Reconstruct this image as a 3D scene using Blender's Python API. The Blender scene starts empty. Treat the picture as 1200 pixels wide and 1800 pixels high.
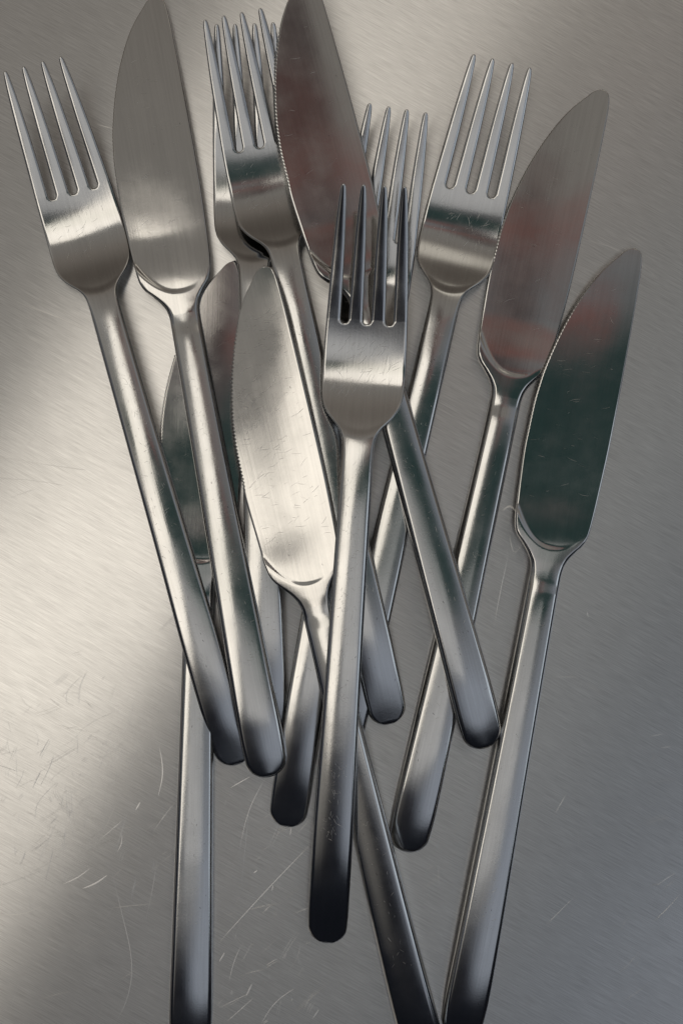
import bpy, math, random
import numpy as np
from mathutils import Vector, Matrix

# ------------------------------------------------------------------ frame
MM = 0.001
H = 0.340                       # camera height above the worktop (m)
PX = 0.156 * MM                 # size of one photo pixel on the worktop (m)
sc = bpy.context.scene
COL = sc.collection

cam_d = bpy.data.cameras.new('camera')
cam = bpy.data.objects.new('camera', cam_d)
COL.objects.link(cam)
cam.location = (0, 0, H)
cam_d.sensor_fit = 'VERTICAL'
cam_d.sensor_height = 24.0
cam_d.lens = 12.0 * H / (900 * PX)
cam_d.clip_start = 0.01
cam_d.clip_end = 50
sc.camera = cam

vs = sc.view_settings
vs.view_transform = 'Standard'
vs.look = 'None'
vs.exposure = 0.0
vs.gamma = 1.0
vs.use_curve_mapping = False
sc.cycles.use_denoising = True
sc.cycles.max_bounces = 10
sc.cycles.glossy_bounces = 8
sc.cycles.sample_clamp_indirect = 6.0

# ------------------------------------------------------------------ the dim room around (soft indoor surroundings seen only in the metal, plus added light and dark patches)
W = bpy.data.worlds.new('World')
sc.world = W
W.use_nodes = True
nt = W.node_tree
nt.nodes.clear()
N, Lk = nt.nodes, nt.links


def wmath(op, a, b=None, c=None, clamp=False):
    n = N.new('ShaderNodeMath'); n.operation = op; n.use_clamp = clamp
    for i, x in enumerate((a, b, c)):
        if x is None: continue
        if isinstance(x, (int, float)): n.inputs[i].default_value = x
        else: Lk.new(x, n.inputs[i])
    return n.outputs[0]


tc = N.new('ShaderNodeTexCoord')
sep = N.new('ShaderNodeSeparateXYZ')
Lk.new(tc.outputs['Generated'], sep.inputs[0])
zc = wmath('MAXIMUM', sep.outputs[2], 0.05)
PXo = wmath('DIVIDE', sep.outputs[0], zc)          # tangent of the angle from straight up, to the right
PYo = wmath('DIVIDE', sep.outputs[1], zc)          # and away from the viewer
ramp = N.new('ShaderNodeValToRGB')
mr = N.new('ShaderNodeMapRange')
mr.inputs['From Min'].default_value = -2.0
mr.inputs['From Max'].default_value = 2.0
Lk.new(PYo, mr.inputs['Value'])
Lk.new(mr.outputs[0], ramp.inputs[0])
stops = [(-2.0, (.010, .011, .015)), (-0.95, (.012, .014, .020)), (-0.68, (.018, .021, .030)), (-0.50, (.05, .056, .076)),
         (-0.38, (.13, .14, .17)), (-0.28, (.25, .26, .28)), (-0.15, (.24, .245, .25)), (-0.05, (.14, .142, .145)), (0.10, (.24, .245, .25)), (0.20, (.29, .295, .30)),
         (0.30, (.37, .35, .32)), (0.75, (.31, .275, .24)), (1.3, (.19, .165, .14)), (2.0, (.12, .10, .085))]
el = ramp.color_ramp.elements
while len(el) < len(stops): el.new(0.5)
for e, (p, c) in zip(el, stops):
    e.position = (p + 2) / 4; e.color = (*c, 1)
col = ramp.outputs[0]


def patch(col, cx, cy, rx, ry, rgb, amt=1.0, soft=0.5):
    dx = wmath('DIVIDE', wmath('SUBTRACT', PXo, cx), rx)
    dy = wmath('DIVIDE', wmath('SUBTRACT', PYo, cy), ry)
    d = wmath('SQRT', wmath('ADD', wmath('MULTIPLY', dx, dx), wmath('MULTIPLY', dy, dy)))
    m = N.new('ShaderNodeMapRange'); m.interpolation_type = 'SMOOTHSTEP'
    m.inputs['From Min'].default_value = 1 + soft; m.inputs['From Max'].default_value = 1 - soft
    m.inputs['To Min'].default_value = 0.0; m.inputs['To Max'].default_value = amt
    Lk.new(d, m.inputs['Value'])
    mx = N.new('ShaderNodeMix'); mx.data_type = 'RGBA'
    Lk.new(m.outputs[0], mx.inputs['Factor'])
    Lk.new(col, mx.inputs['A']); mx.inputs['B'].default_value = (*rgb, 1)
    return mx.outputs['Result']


col = patch(col, 0.85, 0.0, 0.42, 0.60, (.36, .39, .44))                # cool light added on the right for the sheet and handle edges
col = patch(col, -0.28, -0.58, 0.26, 0.27, (.022, .023, .028), .95)       # added dark patch, near left, to darken that corner of the worktop
col = patch(col, -0.54, -0.02, 0.27, 0.58, (.46, .435, .395), .85)         # added pale patch, far left, to lighten the worktop's left side
col = patch(col, 0.36, 0.88, 0.20, 0.24, (1.1, 1.02, .88), .9)           # added bright patch far behind, to lift the top of the worktop
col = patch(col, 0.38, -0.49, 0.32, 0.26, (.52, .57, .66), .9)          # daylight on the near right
col = patch(col, 0.02, -0.25, 0.22, 0.10, (.42, .42, .42), .85)         # added grey glow overhead, to brighten the knife handles
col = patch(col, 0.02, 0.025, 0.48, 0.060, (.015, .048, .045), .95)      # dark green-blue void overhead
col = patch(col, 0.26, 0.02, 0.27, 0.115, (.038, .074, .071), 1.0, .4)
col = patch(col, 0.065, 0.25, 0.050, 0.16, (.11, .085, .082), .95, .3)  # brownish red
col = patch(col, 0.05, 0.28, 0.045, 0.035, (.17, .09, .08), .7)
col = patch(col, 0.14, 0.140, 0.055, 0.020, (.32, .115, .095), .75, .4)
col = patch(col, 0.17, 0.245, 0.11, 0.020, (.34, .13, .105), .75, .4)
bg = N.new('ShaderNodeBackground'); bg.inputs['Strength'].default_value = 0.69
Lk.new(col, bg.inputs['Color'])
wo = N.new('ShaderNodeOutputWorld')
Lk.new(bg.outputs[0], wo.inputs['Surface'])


def area(name, loc, target, sx, sy, power, rgb, spin=0.0):
    d = bpy.data.lights.new(name, 'AREA')
    d.shape = 'RECTANGLE'; d.size = sx; d.size_y = sy; d.energy = power; d.color = rgb
    o = bpy.data.objects.new(name, d); COL.objects.link(o)
    o.location = loc
    if target is None: q = Matrix.Identity(4)                  # a ceiling fitting, facing straight down
    else: q = (Vector(target) - Vector(loc)).to_track_quat('-Z', 'Y').to_matrix().to_4x4()
    o.matrix_world = Matrix.Translation(loc) @ q @ Matrix.Rotation(spin, 4, 'Z')
    return o


# warm ceiling lamp, up and to the left; cool window light from the right and near side
area('ceiling_lamp', (-0.335, -0.03, 1.35), None, 0.33, 1.0, 1.48, (1.0, .925, .81), math.radians(-29))
area('second_ceiling_lamp', (0.07, -0.26, 1.35), None, 0.54, 0.42, 0.21, (1.0, .98, .95))
area('window_light', (1.25, -0.35, 0.95), (0, 0, 0), 0.6, 0.8, 1.0, (.80, .90, 1.0))


# ------------------------------------------------------------------ materials
def new_mat(name):
    m = bpy.data.materials.new(name); m.use_nodes = True
    t = m.node_tree; b = t.nodes['Principled BSDF']
    return m, t, b


def nd(t, kind, **kw):
    n = t.nodes.new(kind)
    for k, v in kw.items():
        if k in ('noise_dimensions', 'operation', 'blend_type', 'data_type', 'interpolation_type', 'vector_type', 'coord'):
            setattr(n, k, v)
        else:
            n.inputs[k].default_value = v
    return n


def mapping(t, src, scale, rot=0.0):
    m = t.nodes.new('ShaderNodeMapping')
    r = t.nodes.new('ShaderNodeVectorRotate'); r.rotation_type = 'Z_AXIS'
    r.inputs['Angle'].default_value = rot
    t.links.new(src, r.inputs['Vector'])
    m.inputs['Scale'].default_value = scale
    t.links.new(r.outputs[0], m.inputs['Vector'])
    return m.outputs[0]


def ranged(t, src, a, b, c, d):
    m = t.nodes.new('ShaderNodeMapRange')
    m.inputs['From Min'].default_value = a; m.inputs['From Max'].default_value = b
    m.inputs['To Min'].default_value = c; m.inputs['To Max'].default_value = d
    t.links.new(src, m.inputs['Value'])
    return m.outputs[0]


BRUSH = math.radians(-29)        # the grain of the sheet runs down to the right
bd = Vector((math.cos(BRUSH), math.sin(BRUSH), 0))
bp = Vector((-bd.y, bd.x, 0))


def brushed_sheet():
    m, t, b = new_mat('brushed steel sheet')
    L = t.links
    co = t.nodes.new('ShaderNodeTexCoord').outputs['Object']
    fine = nd(t, 'ShaderNodeTexNoise', Scale=1.0, Detail=5.0, Roughness=.65)
    L.new(mapping(t, co, (130, 4600, 1), -BRUSH), fine.inputs['Vector'])
    mid = nd(t, 'ShaderNodeTexNoise', Scale=1.0, Detail=3.0, Roughness=.6)
    L.new(mapping(t, co, (60, 900, 1), -BRUSH), mid.inputs['Vector'])
    blot = nd(t, 'ShaderNodeTexNoise', Scale=14.0, Detail=4.0, Roughness=.55)
    L.new(co, blot.inputs['Vector'])
    mix = t.nodes.new('ShaderNodeMix'); mix.data_type = 'RGBA'
    mix.inputs['A'].default_value = (.70, .693, .684, 1); mix.inputs['B'].default_value = (1.0, .992, .978, 1)
    L.new(ranged(t, fine.outputs[0], .32, .68, 0, 1), mix.inputs['Factor'])
    L.new(mix.outputs['Result'], b.inputs['Base Color'])
    b.inputs['Metallic'].default_value = 1
    r1 = ranged(t, mid.outputs[0], .3, .7, -.012, .012)
    r2 = ranged(t, blot.outputs[0], .3, .7, .28, .325)
    ad = nd(t, 'ShaderNodeMath', operation='ADD')
    L.new(r1, ad.inputs[0]); L.new(r2, ad.inputs[1])
    L.new(ad.outputs[0], b.inputs['Roughness'])
    b.inputs['Anisotropic'].default_value = 1.0
    v = t.nodes.new('ShaderNodeCombineXYZ')
    v.inputs[0].default_value, v.inputs[1].default_value = bp.x, bp.y
    L.new(v.outputs[0], b.inputs['Tangent'])
    bu = nd(t, 'ShaderNodeBump', Strength=.4, Distance=1.2e-5)
    L.new(fine.outputs[0], bu.inputs['Height'])
    L.new(bu.outputs[0], b.inputs['Normal'])
    return m


def cutlery_steel(name, rough, base=(.575, .572, .565), grain=(900, 40), wear=1.0, relief=.35):
    m, t, b = new_mat(name)
    L = t.links
    co = t.nodes.new('ShaderNodeTexCoord').outputs['Object']
    oi = t.nodes.new('ShaderNodeObjectInfo')
    sh = nd(t, 'ShaderNodeVectorMath', operation='ADD')
    sc_ = nd(t, 'ShaderNodeVectorMath', operation='SCALE')
    cx = t.nodes.new('ShaderNodeCombineXYZ')
    L.new(oi.outputs['Random'], cx.inputs[0]); L.new(oi.outputs['Random'], cx.inputs[1])
    L.new(cx.outputs[0], sc_.inputs[0]); sc_.inputs['Scale'].default_value = 3.0
    L.new(co, sh.inputs[0]); L.new(sc_.outputs[0], sh.inputs[1])
    co = sh.outputs[0]
    lines = nd(t, 'ShaderNodeTexNoise', Scale=1.0, Detail=4.0, Roughness=.6)
    L.new(mapping(t, co, (grain[0] * 2, grain[1], 200)), lines.inputs['Vector'])
    pits = nd(t, 'ShaderNodeTexNoise', Scale=1900.0, Detail=3.0, Roughness=.6)
    L.new(co, pits.inputs['Vector'])
    smear = nd(t, 'ShaderNodeTexNoise', Scale=75.0, Detail=5.0, Roughness=.6)
    L.new(co, smear.inputs['Vector'])
    mix = t.nodes.new('ShaderNodeMix'); mix.data_type = 'RGBA'
    mix.inputs['A'].default_value = tuple(c * .94 for c in base) + (1,)
    mix.inputs['B'].default_value = tuple(min(1, c * 1.05) for c in base) + (1,)
    L.new(ranged(t, lines.outputs[0], .3, .7, 0, 1), mix.inputs['Factor'])
    L.new(mix.outputs['Result'], b.inputs['Base Color'])
    b.inputs['Metallic'].default_value = 1
    L.new(ranged(t, smear.outputs[0], .3, .72, rough - .035, rough + .06), b.inputs['Roughness'])
    h = nd(t, 'ShaderNodeMath', operation='ADD')
    ps = nd(t, 'ShaderNodeMath', operation='MULTIPLY')
    L.new(pits.outputs[0], ps.inputs[0]); ps.inputs[1].default_value = .8 * wear
    L.new(lines.outputs[0], h.inputs[0]); L.new(ps.outputs[0], h.inputs[1])
    wav = nd(t, 'ShaderNodeTexNoise', Scale=70.0, Detail=1.0, Roughness=.4)
    L.new(co, wav.inputs['Vector'])
    bw = nd(t, 'ShaderNodeBump', Strength=1.0, Distance=7e-5)
    L.new(wav.outputs[0], bw.inputs['Height'])
    bu = nd(t, 'ShaderNodeBump', Strength=relief, Distance=1.6e-5)
    L.new(h.outputs[0], bu.inputs['Height'])
    L.new(bw.outputs[0], bu.inputs['Normal'])
    L.new(bu.outputs[0], b.inputs['Normal'])
    return m


def scratch_steel(name, rough, base):
    m, t, b = new_mat(name)
    b.inputs['Base Color'].default_value = (*base, 1)
    b.inputs['Metallic'].default_value = 1
    b.inputs['Roughness'].default_value = rough
    return m


M_SHEET = brushed_sheet()
M_HANDLE = cutlery_steel('satin steel handle', .135, wear=1.5, relief=.28)
M_BLADE = cutlery_steel('steel blade', .095, (.56, .552, .54), (900, 40), .8, .16)
M_FORK = cutlery_steel('satin steel fork head', .115, wear=1.0, relief=.26)
M_SCR = scratch_steel('bright scratch in steel', .52, (.95, .92, .87))
M_SCRT = scratch_steel('bright scratch in sheet', .40, (.98, .96, .93))
M_NICK = scratch_steel('dark nick in steel', .6, (.06, .058, .055))
M_FINGER = scratch_steel('skin print on steel', .26, (.60, .59, .575))


# ------------------------------------------------------------------ mesh helpers
def pchip(xs, ys):
    xs = np.asarray(xs, float); ys = np.asarray(ys, float)
    h = np.diff(xs); d = np.diff(ys) / h
    m = np.zeros_like(xs)
    for i in range(1, len(xs) - 1):
        if d[i-1] * d[i] > 0:
            w1 = 2 * h[i] + h[i-1]; w2 = h[i] + 2 * h[i-1]
            m[i] = (w1 + w2) / (w1 / d[i-1] + w2 / d[i])
    m[0], m[-1] = d[0], d[-1]

    def f(x):
        x = np.clip(np.asarray(x, float), xs[0], xs[-1])
        i = np.clip(np.searchsorted(xs, x) - 1, 0, len(h) - 1)
        t = (x - xs[i]) / h[i]
        return ((1 + 2*t) * (1-t)**2 * ys[i] + t * (1-t)**2 * h[i] * m[i]
                + t*t * (3 - 2*t) * ys[i+1] + t*t * (t-1) * h[i] * m[i+1])
    return f


def natspline(xs, ys):
    """smooth C2 cubic through the points (for profiles whose reflections must flow)"""
    xs = np.asarray(xs, float); ys = np.asarray(ys, float); n = len(xs)
    h = np.diff(xs); A = np.eye(n); r = np.zeros(n)
    for i in range(1, n - 1):
        A[i, i-1:i+2] = h[i-1], 2 * (h[i-1] + h[i]), h[i]
        r[i] = 6 * ((ys[i+1] - ys[i]) / h[i] - (ys[i] - ys[i-1]) / h[i-1])
    M = np.linalg.solve(A, r)

    def f(x):
        x = np.clip(np.asarray(x, float), xs[0], xs[-1])
        i = np.clip(np.searchsorted(xs, x) - 1, 0, n - 2)
        a = xs[i+1] - x; b = x - xs[i]; hh = h[i]
        return ((M[i] * a**3 + M[i+1] * b**3) / (6 * hh) + (ys[i] / hh - M[i] * hh / 6) * a
                + (ys[i+1] / hh - M[i+1] * hh / 6) * b)
    return f


def sstep(x, a, b):
    t = np.clip((x - a) / (b - a), 0, 1)
    return t * t * (3 - 2 * t)


def edge_round(d, r):
    q = 1 - np.clip(d / r, 0, 1)
    return np.sqrt(np.maximum(0, 1 - q * q))


def solid(UV, quads, part, zmid, top, bot, dist, rnd):
    """closed shell over a flat quad sheet; returns verts (mm), faces, part ids, vertex normals"""
    d = dist
    er = edge_round(d, rnd)
    nv = len(UV)
    onb = er < 1e-4
    zt = zmid + top * er
    zb = zmid - bot * er
    bi = np.arange(nv)
    nb = np.where(~onb)[0]
    bi = bi.copy(); bi[nb] = nv + np.arange(len(nb))
    V = np.zeros((nv + len(nb), 3))
    V[:nv, 0] = UV[:, 1]; V[:nv, 1] = UV[:, 0]; V[:nv, 2] = zt
    V[nv:, 0] = UV[nb, 1]; V[nv:, 1] = UV[nb, 0]; V[nv:, 2] = zb[nb]
    F, P = [], []
    for q, p in zip(quads, part):
        F.append(tuple(q)); P.append(p)
        F.append(tuple(bi[list(q)][::-1])); P.append(p)
    F = np.array(F)
    # drop degenerate corner quads cleanly by leaving them; normals by area weight
    a = V[F[:, 2]] - V[F[:, 0]]; b = V[F[:, 3]] - V[F[:, 1]]
    fn = np.cross(a, b)
    VN = np.zeros_like(V)
    for k in range(4): np.add.at(VN, F[:, k], fn)
    VN /= np.maximum(np.linalg.norm(VN, axis=1, keepdims=True), 1e-12)
    return V, F, np.array(P), VN


def split_mesh(name, V, F, VN, sel, mat):
    f = F[sel]
    used = np.unique(f)
    mp = -np.ones(len(V), int); mp[used] = np.arange(len(used))
    faces = []
    for q in mp[f]:
        o = []
        for i in q:
            if not o or (i != o[-1] and i != o[0]): o.append(int(i))
        if len(o) > 2: faces.append(o)
    me = bpy.data.meshes.new(name)
    me.from_pydata((V[used] * MM).tolist(), [], faces)
    me.polygons.foreach_set('use_smooth', [True] * len(me.polygons))
    me.materials.append(mat)
    me.update()
    me.normals_split_custom_set_from_vertices(VN[used].tolist())
    return me


# ------------------------------------------------------------------ the fork (mm, handle end at y = 0, tips at y = 200)
FL = 200.0
F_hw = pchip([5.2, 10, 30, 60, 90, 120, 132.5, 135.5, 137.5, 139, 140.5, 142, 143.5, 145.5, 148.5, 152.5, 159, 167.3, 200],
             [5.3, 5.45, 5.35, 4.85, 4.5, 4.25, 4.15, 4.3, 4.8, 5.65, 6.95, 8.3, 9.35, 10.3, 10.85, 11.0, 10.9, 10.6, 8.2])
F_U = [0, 6, 13, 22, 40, 65, 90, 113, 127, 134, 139, 143.5, 148, 152.5, 158, 164.5, 173, 182.5, 191, 200]
F_Z = [.6, 2.0, 3.45, 4.95, 6.55, 7.35, 7.8, 8.2, 8.15, 7.75, 6.75, 5.1, 3.55, 2.8, 2.9, 4.0, 6.2, 9.2, 12.1, 15.2]
F_zc = natspline(F_U, F_Z)
US, RS = 167.3, 1.05                      # slot bottom centre line and radius
TC0 = np.array([-8.75, -2.95, 2.95, 8.75])
TC1 = np.array([-7.6, -2.55, 2.55, 7.6])
TA = pchip([0, .25, .5, .75, .93, .983, .995, 1.0], [1.88, 1.76, 1.56, 1.22, .84, .60, .36, 0.0])


def f_half(u):
    u = np.asarray(u, float)
    e = F_hw(np.maximum(u, 5.2))
    k = np.clip(1 - u / 5.4, 0, 1)
    return e * np.sqrt(np.maximum(0, 1 - k ** 2.2))


def fork_surface(u, v, d=None):
    """mid height, top and bottom half-thickness at (u, v)"""
    hw = np.maximum(f_half(u), 1e-3)
    t = np.clip(v / hw, -1, 1)
    zc = F_zc(u)
    head = sstep(u, 138, 144) * (1 - sstep(u, 160, 185))
    zc = zc + head * .28 * (v / 10.6) ** 2
    ucr = 137.7 + .9 * (np.abs(v) / 4.2) ** 2          # the crease where the handle ends in the bowl
    m = sstep(u - ucr, -1.4, 1.4)
    hand_t = .95 + .52 * (1 - np.abs(t) ** 2.0) * sstep(u, -3, 18) * (1 - .65 * sstep(u, 116, 137.5))
    hand_b = .95 + 0 * u
    thin = 1 - .42 * sstep(u, 170, 200)
    top = hand_t * (1 - m) + .78 * thin * m
    bot = hand_b * (1 - m) + .78 * thin * m
    return zc, top, bot


def build_fork(rng):
    global F_zc, TC1
    F_zc = natspline(F_U, [z + rng.uniform(-.05, .05) + (rng.uniform(-.2, .2) if u > 30 and (u < 120 or u > 175) else 0) for u, z in zip(F_U, F_Z)])
    TC1 = np.array([-7.6, -2.55, 2.55, 7.6]) + np.array([rng.uniform(-.16, .16) for _ in range(4)])
    tz = [rng.uniform(-.25, .25) for _ in range(4)]
    tl = np.array([-1, -.985, -.93, -.80, -.55, -.28, 0, .28, .55, .80, .93, .985, 1])
    sl = np.cos(np.linspace(math.pi, 0, 8))[1:-1]
    cols = []                                              # (kind, index, local t)
    for k in range(4):
        for x in tl: cols.append(('t', k, x))
        if k < 3:
            for x in sl: cols.append(('s', k, x))
    root_a = float(TA(0))
    sc0 = (TC0[:-1] + TC0[1:]) / 2
    shw = ((TC0[1:] - TC0[:-1]) / 2 - root_a)
    vroot = []
    for kind, k, x in cols:
        vroot.append(TC0[k] + root_a * x if kind == 't' else sc0[k] + shw[k] * x)
    vroot = np.array(vroot); tn = vroot / (TC0[-1] + root_a)
    U0 = US - 2.6
    ends = 5.4 * (1 - np.cos(np.linspace(0, math.pi / 2, 16)))
    rows = np.concatenate([ends[:-1], np.linspace(5.4, 129, 120)[:-1], np.linspace(129, 151, 58)[:-1], np.linspace(151, U0, 24)])
    verts, quads, part = [], [], []
    nC = len(cols)
    for u in rows:
        hw = float(f_half(u))
        for c in range(nC): verts.append((u, hw * tn[c]))
    idx = np.arange(len(rows) * nC).reshape(len(rows), nC)
    for i in range(len(rows) - 1):
        p = 0 if rows[i] < 136.0 else 1
        for c in range(nC - 1):
            quads.append((idx[i, c], idx[i, c+1], idx[i+1, c+1], idx[i+1, c])); part.append(p)
    # from U0 up to the slot bottoms
    last = idx[-1].copy()
    kk = np.array([0, .25, .48, .66, .79, .88, .95, .985, 1.0])[1:]
    prev = last
    hwU = float(f_half(US))
    for q in kk:
        cur = []
        for c, (kind, k, x) in enumerate(cols):
            ue = US if kind == 't' else US - shw[k] * math.sqrt(1 - x * x)
            u = U0 + (ue - U0) * q
            v = f_half(u) * tn[c] * (1 - q) + vroot[c] * q
            cur.append(len(verts)); verts.append((u, float(v)))
        for c in range(nC - 1):
            quads.append((prev[c], prev[c+1], cur[c+1], cur[c])); part.append(1)
        prev = cur
    # tines
    sT = np.concatenate([np.linspace(0, .93, 40)[1:], .93 + .07 * np.sin(np.linspace(0, math.pi / 2, 10))[1:]])
    for k in range(4):
        cs = [c for c, cc in enumerate(cols) if cc[0] == 't' and cc[1] == k]
        pr = [prev[c] for c in cs]
        for s in sT:
            u = US + (FL - US) * s
            vc = TC0[k] + (TC1[k] - TC0[k]) * s
            a = float(TA(s))
            cur = []
            for c in cs:
                cur.append(len(verts)); verts.append((u, vc + a * cols[c][2]))
            for j in range(len(cs) - 1):
                quads.append((pr[j], pr[j+1], cur[j+1], cur[j])); part.append(2 + k)
            pr = cur
    UV = np.array(verts); u, v = UV[:, 0], UV[:, 1]
    # distance to the outline
    hw = f_half(u)
    d = np.minimum(hw - np.abs(v), u + 1e-9)
    for k in range(3):
        ds = np.hypot(v - sc0[k], u - US) - shw[k]
        d = np.where(u <= US, np.minimum(d, ds), d)
    s = np.clip((u - US) / (FL - US), 0, 1)
    tin = u > US + 1e-6
    dt = np.full(len(u), 1e9)
    for k in range(4):
        vc = TC0[k] + (TC1[k] - TC0[k]) * s
        dd = TA(s) - np.abs(v - vc)
        dt = np.where(np.abs(v - vc) <= TA(s) + 1e-6, np.minimum(dt, dd), dt)
    dt = np.minimum(dt, (FL - u) * 1.2)
    d = np.where(tin, dt, d)
    d = np.maximum(d, 0); d[d < 1e-5] = 0
    zc, top, bot = fork_surface(u, v)
    rnd = np.where(tin, np.clip(.42 - .12 * s, .28, 1), 1.0 - .6 * sstep(u, 128, 142))
    # tines keep a softly rounded top
    tt = np.zeros(len(u))
    for k in range(4):
        vc = TC0[k] + (TC1[k] - TC0[k]) * s
        a = np.maximum(TA(s), 1e-3)
        ins = tin & (np.abs(v - vc) <= a + 1e-6)
        tt = np.where(ins, (v - vc) / a, tt)
    for k in range(4):
        vc = TC0[k] + (TC1[k] - TC0[k]) * s
        zc = zc + np.where(tin & (np.abs(v - vc) <= TA(s) + 1e-6), tz[k] * s * s, 0)
    top = top + np.where(tin, .12 * (1 - tt ** 2) * np.clip(s * 4, 0, 1), 0)
    V, F, P, VN = solid(UV, quads, part, zc, top, bot, d, rnd)
    parts = [('handle', split_mesh('handle', V, F, VN, P == 0, M_HANDLE)),
             ('bowl', split_mesh('bowl', V, F, VN, P == 1, M_FORK))]
    for k in range(4):
        parts.append(('tine', split_mesh('tine', V, F, VN, P == 2 + k, M_FORK)))
    return parts


# ------------------------------------------------------------------ the knife (mm, handle end at y = 0, tip at y = 216)
KL = 216.0
K_right = pchip([0, 5.6, 12, 30, 70, 105, 122, 127, 129.5, 131.5, 134, 136.3, 138, 140, 143, 150, 165, 180, 200, 208, 212.5, 215, KL],
                [0, 5.6, 5.85, 5.6, 4.9, 4.4, 4.2, 4.15, 4.4, 5.1, 6.7, 8.4, 9.1, 9.5, 9.8, 10.2, 10.7, 10.8, 10.65, 10.5, 10.2, 9.5, 7.6])
K_left = pchip([0, 5.6, 12, 30, 70, 105, 122, 127, 129.5, 131.5, 134, 136.3, 138, 140, 143, 150, 160, 170, 178, 187, 196, 203, 209, 213, 215, KL],
               [0, 5.6, 5.85, 5.6, 4.9, 4.4, 4.2, 4.15, 4.55, 5.6, 7.6, 9.6, 10.4, 10.8, 11.1, 11.5, 11.9, 11.7, 10.9, 9.0, 6.2, 3.2, -.3, -3.6, -5.4, -7.6])
K_U = [0, 6, 12, 18, 25, 34, 60, 100, 140, 180, KL]
K_Z = [.45, 1.5, 2.25, 2.75, 3.05, 3.2, 3.0, 2.55, 2.35, 2.25, 2.0]
K_zc = natspline(K_U, K_Z)


def k_sides(u):
    u = np.asarray(u, float)
    k = np.clip(1 - u / 5.6, 0, 1)
    rd = 5.6 * np.sqrt(np.maximum(0, 1 - k ** 2.2))
    r = np.where(u < 5.6, rd, K_right(u)); l = np.where(u < 5.6, rd, K_left(u))
    return -l, r


def knife_surface(u, v):
    a, b = k_sides(u)
    hw = np.maximum((b - a) / 2, 1e-3); t = np.clip((v - (a + b) / 2) / hw, -1, 1)
    kk = np.where(v < 0, 8.3 / 10.5 ** 2.2, 4.6 / 9.2 ** 2.2)      # the rounded ledge where the blade begins
    ucr = 134.2 + kk * np.abs(v) ** 2.2
    m = sstep((u - ucr) / np.sqrt(1 + (kk * 2.2 * np.abs(v) ** 1.2) ** 2), -.6, .6)
    body = K_body(u)
    hand = (body - .55) + .55 * (1 - np.abs(t) ** 2.0)
    bolster = 1.45 - .15 * np.abs(t) ** 2
    hand = hand * (1 - sstep(u, 124, 131)) + bolster * sstep(u, 124, 131)
    blade = .42 + .38 * sstep(v, -12, 9) + .6 * (1 - sstep(u, 135, 151))
    top = hand * (1 - m) + blade * m
    bot = np.where(u < 133, 1.7, .75) * (1 - sstep(u, 126, 142)) + .6 * sstep(u, 126, 142)
    return K_zc(u), top, bot


K_body = pchip([0, 8, 20, 40, 80, 112, 121, 126, 131, 140], [1.3, 1.75, 2.1, 2.3, 2.35, 2.25, 2.0, 1.5, 1.4, 1.4])


def build_knife(rng, tooth=.2):
    global K_zc
    K_zc = natspline(K_U, [z + (rng.uniform(-.18, .18) if u >= 60 else rng.uniform(-.03, .03)) for u, z in zip(K_U, K_Z)])
    tl = np.concatenate([[-1, -.992, -.97], np.linspace(-.94, .94, 49), [.97, .992, 1]])
    ends = 5.6 * (1 - np.cos(np.linspace(0, math.pi / 2, 16)))
    tip = KL - 6 * (1 - np.sin(np.linspace(0, math.pi / 2, 14)))
    rows = np.concatenate([ends[:-1], np.linspace(5.6, 122, 110)[:-1], np.linspace(122, 146, 66)[:-1],
                           np.linspace(146, 158, 14)[:-1], np.linspace(158, 206, 220)[:-1], np.linspace(206, 210, 10)[:-1], tip])
    a, b = k_sides(rows)
    teeth = np.abs(((rows / .95) % 1.0) * 2 - 1) * tooth * sstep(rows, 160, 164) * (1 - sstep(rows, 200, 206))
    verts, quads, part = [], [], []
    nC = len(tl)
    for i, u in enumerate(rows):
        c, h = (a[i] + b[i]) / 2, (b[i] - a[i]) / 2
        for j, t in enumerate(tl):
            v = c + h * t
            v += teeth[i] * max(0.0, 1 - h * (1 + t) / 1.9)
            verts.append((u, v))
    idx = np.arange(len(rows) * nC).reshape(len(rows), nC)
    for i in range(len(rows) - 1):
        for j in range(nC - 1):
            uc = (rows[i] + rows[i+1]) / 2; vc = (verts[idx[i, j]][1] + verts[idx[i, j+1]][1]) / 2
            p = 1 if uc > 128.0 else 0
            quads.append((idx[i, j], idx[i, j+1], idx[i+1, j+1], idx[i+1, j])); part.append(p)
    UV = np.array(verts); u, v = UV[:, 0], UV[:, 1]
    T = np.tile(tl, len(rows))
    hwv = np.repeat((b - a) / 2, nC)
    d = np.minimum(hwv * (1 - np.abs(T)), u)
    d = np.minimum(d, (KL - u) * 1.0 + 0)
    d[d < 1e-5] = 0
    zc, top, bot = knife_surface(u, v)
    isb = sstep(u, 132, 140)
    rnd = 1.25 * (1 - isb) + isb * np.where(T < 0, .25, .35)
    V, F, P, VN = solid(UV, quads, part, zc, top, bot, d, rnd)
    return [('handle', split_mesh('handle', V, F, VN, P == 0, M_HANDLE)),
            ('blade', split_mesh('blade', V, F, VN, P == 1, M_BLADE))]


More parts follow.
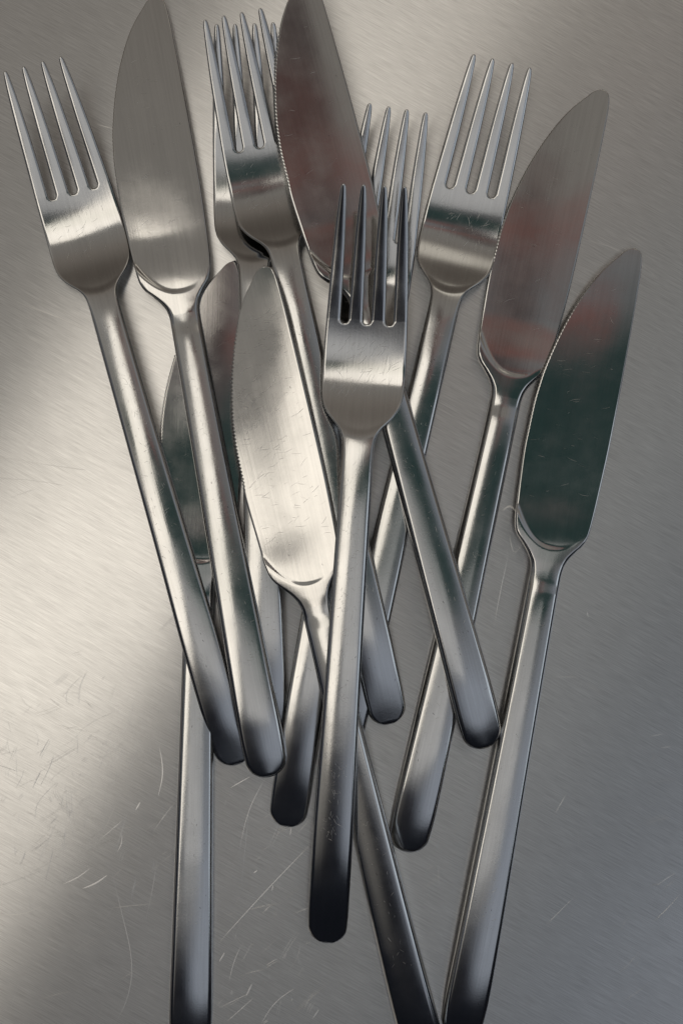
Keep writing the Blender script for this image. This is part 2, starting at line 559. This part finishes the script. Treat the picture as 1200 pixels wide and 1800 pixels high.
# ------------------------------------------------------------------ scratches: thin raised burrs lying on a surface
def ribbons(name, strokes, surf, mat, lift=.02):
    """strokes: lists of (u, v, width) in mm; surf(u, v) -> z of the surface"""
    V, F = [], []
    for st in strokes:
        n = len(st)
        P = np.array([(p[1], p[0]) for p in st])
        Tn = np.gradient(P, axis=0)
        Tn /= np.maximum(np.linalg.norm(Tn, axis=1, keepdims=True), 1e-9)
        Nn = np.stack([-Tn[:, 1], Tn[:, 0]], 1)
        base = len(V)
        for i in range(n):
            w = st[i][2] / 2
            for s, up in ((-1, .25), (0, 1.0), (1, .25)):
                x, y = P[i] + Nn[i] * w * s
                V.append((x * MM, y * MM, (float(surf(y, x)) + lift * up) * MM))
        for i in range(n - 1):
            for k in (0, 1):
                q = base + i * 3 + k
                F.append((q, q + 3, q + 4, q + 1))
    me = bpy.data.meshes.new(name)
    me.from_pydata(V, [], F)
    me.materials.append(mat)
    me.update()
    return me


def stroke(rng, u, v, L, ang, w, bend=0.0, n=6):
    pts = []
    for i in range(n):
        s = i / (n - 1) - .5
        a = ang + bend * s
        ww = w * (.35 + .65 * math.sin(math.pi * (i + .5) / n))
        pts.append((u + math.cos(a) * L * s, v + math.sin(a) * L * s, ww))
    return pts


# ------------------------------------------------------------------ placing
def at(px, py, z=0.0):
    """point (m) seen at photo pixel (px, py) at height z (mm)"""
    k = (H - z * MM) / H
    return Vector(((px - 600) * PX * k, (900 - py) * PX * k, z * MM))


def place(o, a_local, b_local, a_px, b_px, za, zb, roll=0.0, wide=None):
    """stand the thing so that local point a is at a_px, b at b_px; za, zb lift of its resting plane (mm)"""
    A = at(*a_px, za + a_local[2]); B = at(*b_px, zb + b_local[2])
    dl = Vector((b_local[0] - a_local[0], b_local[1] - a_local[1])) * MM
    dw = (B - A)
    yaw = math.atan2(dw.y, dw.x) - math.atan2(dl.y, dl.x)
    pitch = math.atan2((zb - za) * MM, dl.length)
    k = dw.xy.length / dl.length
    print('%-14s stretch %.3f pitch %.1f yaw %.1f' % (o.name, k, math.degrees(pitch), math.degrees(yaw)))
    S = Matrix.Diagonal((wide if wide else 1 + (k - 1) * .5, k, 1, 1))
    R = Matrix.Rotation(yaw, 4, 'Z') @ Matrix.Rotation(pitch, 4, 'X') @ Matrix.Rotation(roll, 4, 'Y') @ S
    off = R @ (Vector((a_local[0], a_local[1], a_local[2])) * MM)
    o.matrix_world = Matrix.Translation(A - off) @ R


def thing(name, label, cat, group):
    o = bpy.data.objects.new(name, None); COL.objects.link(o)
    o.empty_display_size = .01
    o['label'] = label; o['category'] = cat; o['group'] = group
    return o


def child(name, me, parent, **kw):
    c = bpy.data.objects.new(name, me); COL.objects.link(c); c.parent = parent
    for k, v in kw.items(): c[k] = v
    return c


# ------------------------------------------------------------------ the worktop
def slab(name, x, y, t, mat):
    me = bpy.data.meshes.new(name)
    V = [(-x, -y, 0), (x, -y, 0), (x, y, 0), (-x, y, 0), (-x, -y, -t), (x, -y, -t), (x, y, -t), (-x, y, -t)]
    F = [(0, 1, 2, 3), (7, 6, 5, 4), (0, 4, 5, 1), (1, 5, 6, 2), (2, 6, 7, 3), (3, 7, 4, 0)]
    me.from_pydata(V, [], F); me.materials.append(mat); me.update()
    o = bpy.data.objects.new(name, me); COL.objects.link(o)
    return o


top = slab('worktop', .32, .42, .002, M_SHEET)
top['kind'] = 'structure'
top['label'] = 'scratched brushed stainless steel worktop'



def fork_top(u, v):
    zc, t, b = fork_surface(np.float64(u), np.float64(v))
    d = max(0, min(float(f_half(u)) - abs(v), u))
    return zc + t * edge_round(d, 1.0 - .6 * float(sstep(np.float64(u), 128, 142)))


def knife_top(u, v):
    zc, t, b = knife_surface(np.float64(u), np.float64(v))
    l, r = k_sides(u)
    d = max(0, min(float(r) - v, v - float(l), u))
    return zc + t * edge_round(d, 1.25 * (1 - float(sstep(np.float64(u), 132, 140))) + .35)


def fork_scratches(rng, n):
    S = []
    for i in range(int(n * 1.7)):
        if rng.random() < .72:
            u = rng.uniform(30, 130); v = rng.gauss(0, .42) * float(f_half(u)) * .8
            if abs(v) > .8 * f_half(u): continue
            L = rng.uniform(.3, 1.6); ang = rng.choice([rng.gauss(0, .5), rng.uniform(-1.5, 1.5)])
        else:
            u = rng.uniform(148, 163); v = rng.uniform(-9, 9)
            L = rng.uniform(.6, 3.2); ang = rng.gauss(.6, .5)
        if abs(v + L / 2) > f_half(u) - 1 or abs(v - L / 2) > f_half(u) - 1: continue
        S.append(stroke(rng, u, v, L, ang, rng.uniform(.03, .09), rng.uniform(-.4, .4), 5))
    return S


def knife_scratches(rng, n, blade=.5):
    S = []
    for i in range(int(n * 1.5)):
        if rng.random() > blade:
            u = rng.uniform(30, 120); a, b = k_sides(u); v = rng.gauss(0, .4) * float(b) * .8
            L = rng.uniform(.3, 1.5); ang = rng.choice([rng.gauss(0, .5), rng.uniform(-1.5, 1.5)])
        else:
            u = rng.uniform(145, 205); a, b = k_sides(u); v = rng.uniform(float(a) + 2, float(b) - 2)
            L = rng.uniform(.4, 3.0); ang = rng.gauss(1.4, .35)
        if v - L / 2 < a + .8 or v + L / 2 > b - .8: continue
        S.append(stroke(rng, u, v, L, ang, rng.uniform(.025, .075), rng.uniform(-.3, .3), 5))
    return S


F_TIP = (0.0, FL, float(F_zc(FL))); F_END = (0.0, 0.0, float(F_zc(0)))
K_TIP = (7.6, KL, float(K_zc(KL))); K_END = (0.0, 0.0, float(K_zc(0)))

FORKS = [  # label, tip pixel, end pixel, lift of the tip side, lift of the handle end, roll, scratches
    ('leftmost steel fork, lying beside the broad knife blade at the upper left', (55, 114), (418, 1344), -2, 0, math.radians(2), 110),
    ('steel fork lying on another fork at the top, its tines under the reddish blade edge', (404, 27), (685, 1273), 1.2, 3, math.radians(3), 110),
    ('steel fork mostly hidden behind the topmost fork, only its tine ends and handle end showing', (699, 191), (503, 1453), -2, 0, 0, 40),
    ('rightmost steel fork, lying between the hidden fork and the right pair of knives', (882, 108), (588, 1357), -2, 0, 0, 110),
    ('topmost steel fork in the middle of the heap, whole from tines to handle end', (663, 320), (574, 1657), 12, 3.5, math.radians(-3), 170),
    ('steel fork under another fork near the top, nested behind its tines', (431, 43), (474, 1322), -2, 0, 0, 60),
]
KNIVES = [  # label, tip pixel, end pixel, lifts, roll, scratches, share on the blade
    ('upper left steel table knife with a plain grey blade and a dark handle end', (272, -8), (473, 1366), 0, 5.5, math.radians(2.5), 110, .15),
    ('steel table knife with a dark reddish blade cut off by the top edge', (534, -46), (853, 1315), 12, 4, math.radians(4), 70, .25),
    ('steel table knife in the middle with fingerprints on its serrated bright blade', (467, 464), (754, 1872), 14, 0, math.radians(-10.2), 150, .75),
    ('steel table knife on the right, second from the right edge', (1058, 158), (712, 1497), 0, 0, 0, 60, .3),
    ('rightmost steel table knife, its blade resting over the next knife', (1115, 436), (806, 1826), 4, 0, 0, 80, .4),
    ('lowest steel table knife, its dark blade under the other handles at the left', (412, 457), (334, 1852), 0, 0, math.radians(6), 70, .5),
]

rng = random.Random(11)
for lab, tip, end, zt, ze, roll, ns in FORKS:
    o = thing('fork', lab, 'fork', 'steel forks heaped on the worktop')
    for nm, me in build_fork(rng): child(nm, me, o)
    child('scratches', ribbons('scratches', fork_scratches(rng, ns), fork_top, M_SCR), o, kind='stuff')
    nk = []
    for _ in range(16):
        u = rng.uniform(12, 128)
        nk.append(stroke(rng, u, rng.uniform(-.8, .8) * (float(f_half(u)) - .6), rng.uniform(.2, .7), rng.gauss(0, .5), rng.uniform(.05, .13), 0, 4))
    child('nicks', ribbons('nicks', nk, fork_top, M_NICK, .008), o, kind='stuff')
    place(o, F_END, F_TIP, end, tip, ze, zt, roll)
for i, (lab, tip, end, zt, ze, roll, ns, sh) in enumerate(KNIVES):
    o = thing('table_knife', lab, 'knife', 'steel knives heaped on the worktop')
    bl = None
    for nm, me in build_knife(rng, {1: .45, 2: .75, 5: .45}.get(i, .14)):
        c = child(nm, me, o)
        if nm == 'blade': bl = c
    child('scratches', ribbons('scratches', knife_scratches(rng, ns, sh), knife_top, M_SCR), o, kind='stuff')
    nk = []
    for _ in range(22):
        u = rng.uniform(10, 205) if rng.random() < .4 else rng.uniform(10, 122)
        l, r = k_sides(u)
        nk.append(stroke(rng, u, rng.uniform(float(l) + 1, float(r) - 1), rng.uniform(.2, .7), rng.gauss(0, .5), rng.uniform(.05, .13), 0, 4))
    child('nicks', ribbons('nicks', nk, knife_top, M_NICK, .008), o, kind='stuff')
    if i == 2:                                   # finger marks: fine arched ridges
        S = []
        cu, cv = 176.0, -12.0
        for k in range(19):
            r = 1.6 + k * .5
            a = rng.uniform(.1, .3)
            while a < 1.5:
                b = min(1.55, a + rng.uniform(.12, .5))
                if r * math.sin(b) < 10.5 and (r * math.sin(a) > 1.6):
                    pts = []
                    for j in range(6):
                        q = a + (b - a) * j / 5
                        rr = r * (1 + .12 * math.sin(2.2 * q)) + rng.uniform(-.03, .03)
                        pts.append((cu + rr * math.cos(q) * 1.2, cv + rr * math.sin(q), .075 * rng.uniform(.4, 1)))
                    S.append(pts)
                a = b + rng.uniform(.03, .25)
        child('fingerprint', ribbons('fingerprint', S, knife_top, M_FINGER, .012), bl, kind='stuff')
    place(o, K_END, K_TIP, end, tip, ze, zt, roll)


# ------------------------------------------------------------------ scratches in the sheet
def px_stroke(pts, w, n=24):
    P = np.array(pts, float)
    s = np.concatenate([[0], np.cumsum(np.hypot(*np.diff(P, axis=0).T))])
    if len(P) > 2: fx, fy = natspline(s, P[:, 0]), natspline(s, P[:, 1])
    else: fx = lambda q: np.interp(q, s, P[:, 0]); fy = lambda q: np.interp(q, s, P[:, 1])
    out = []
    for i in range(n):
        q = s[-1] * i / (n - 1)
        p = at(float(fx(q)), float(fy(q)))
        out.append((p.y / MM, p.x / MM, w * (.3 + .7 * math.sin(math.pi * (i + .5) / n))))
    return out


TS = [px_stroke(p, w * 1.35) for p, w in [
    ([(197, 1532), (218, 1620), (232, 1700), (222, 1760), (200, 1805)], .10),
    ([(112, 1554), (136, 1543), (158, 1527)], .22), ([(146, 1562), (168, 1553), (188, 1539)], .32),
    ([(0, 1608), (40, 1606), (80, 1590)], .13), ([(385, 1657), (450, 1585), (545, 1485)], .13),
    ([(0, 803), (70, 815), (150, 826)], .12), ([(0, 841), (60, 845), (112, 853)], .10),
    ([(40, 535), (100, 557), (175, 590)], .10), ([(20, 528), (80, 548), (150, 580)], .07),
    ([(120, 1213), (119, 1235), (130, 1240)], .0 + .08), ([(280, 1312), (286, 1360), (278, 1400)], .2),
    ([(291, 1175), (303, 1205), (318, 1232)], .10), ([(225, 1262), (245, 1310), (277, 1358)], .08),
    ([(235, 1235), (222, 1280), (190, 1320), (175, 1350)], .09), ([(220, 1312), (205, 1335), (185, 1352)], .09),
    ([(100, 1375), (80, 1395), (66, 1415), (62, 1440)], .09), ([(118, 1412), (123, 1440), (130, 1465)], .16),
    ([(98, 1450), (82, 1485), (68, 1515)], .09), ([(205, 1410), (195, 1435), (180, 1465)], .08),
    ([(310, 1408), (285, 1440), (268, 1465)], .09), ([(247, 1410), (239, 1424)], .25), ([(220, 1438), (172, 1480)], .12),
    ([(0, 1345), (15, 1350), (32, 1356)], .28), ([(87, 1400), (91, 1410)], .35), ([(215, 1467), (213, 1485), (206, 1498)], .16),
    ([(468, 1365), (440, 1420), (420, 1500)], .09), ([(440, 1400), (436, 1440), (424, 1560)], .05), ([(512, 1454), (510, 1468)], .16),
    ([(446, 1535), (452, 1530)], .2), ([(480, 1556), (478, 1566)], .16), ([(443, 1730), (433, 1750)], .3), ([(385, 1772), (440, 1745)], .08),
    ([(517, 1738), (485, 1762), (460, 1798)], .12), ([(425, 1660), (412, 1690), (402, 1730)], .10), ([(560, 1775), (550, 1790)], .2),
    ([(395, 1675), (386, 1690)], .25), ([(445, 1755), (400, 1795)], .12), ([(405, 1385), (440, 1365)], .14),
    ([(884, 897), (897, 890), (905, 898)], .35), ([(918, 955), (905, 970), (895, 940)], .10), ([(895, 965), (875, 1060), (866, 1110)], .06),
    ([(967, 1190), (1025, 1190)], .09), ([(1031, 1075), (1033, 1085)], .12), ([(1140, 1295), (1165, 1290)], .10), ([(1160, 1315), (1178, 1312)], .10),
    ([(1020, 420), (1060, 430), (1120, 460), (1155, 490)], .08), ([(1155, 1555), (1185, 1535)], .10), ([(700, 990), (702, 1030)], .08),
    ([(770, 1520), (771, 1560)], .07), ([(975, 1430), (995, 1395)], .06), ([(960, 1625), (1010, 1575)], .06), ([(880, 1320), (920, 1345)], .07),
    ([(170, 218), (198, 226)], .12), ([(330, 150), (370, 163)], .10), ([(335, 258), (368, 266)], .08), ([(60, 860), (20, 875)], .1),
]]
R2 = random.Random(5)
for i in range(430):
    z = R2.random()
    w = R2.uniform(.03, .09)
    if z < .52: x, y = R2.gauss(150, 120), R2.gauss(1420, 120)
    elif z < .74: x, y = R2.gauss(480, 70), R2.uniform(1380, 1800)
    elif z < .88: x, y = R2.uniform(640, 1200), R2.uniform(900, 1800); w *= .6
    else: x, y = R2.uniform(0, 1200), R2.uniform(0, 1800); w *= .6
    L = min(150, 6 + R2.expovariate(1 / 20)); a = R2.choice([R2.gauss(1.9, .35), R2.gauss(2.5, .25), R2.gauss(2.4, .3), R2.uniform(0, 3.14)])
    b = R2.gauss(0, .03) * L
    dx, dy = math.cos(a) * L / 2, math.sin(a) * L / 2
    for k in range(R2.choice([1, 1, 1, 2, 3])):                     # some come as parallel rubs
        ox, oy = R2.uniform(-5, 5) * (k > 0), R2.uniform(-5, 5) * (k > 0)
        TS.append(px_stroke([(x + ox - dx, y + oy - dy), (x + ox + b * math.sin(a), y + oy - b * math.cos(a)), (x + ox + dx, y + oy + dy)], w, 7))
sm = ribbons('scratches', TS, lambda u, v: 0.0, M_SCRT, .012)
so = child('scratches', sm, top, kind='stuff')
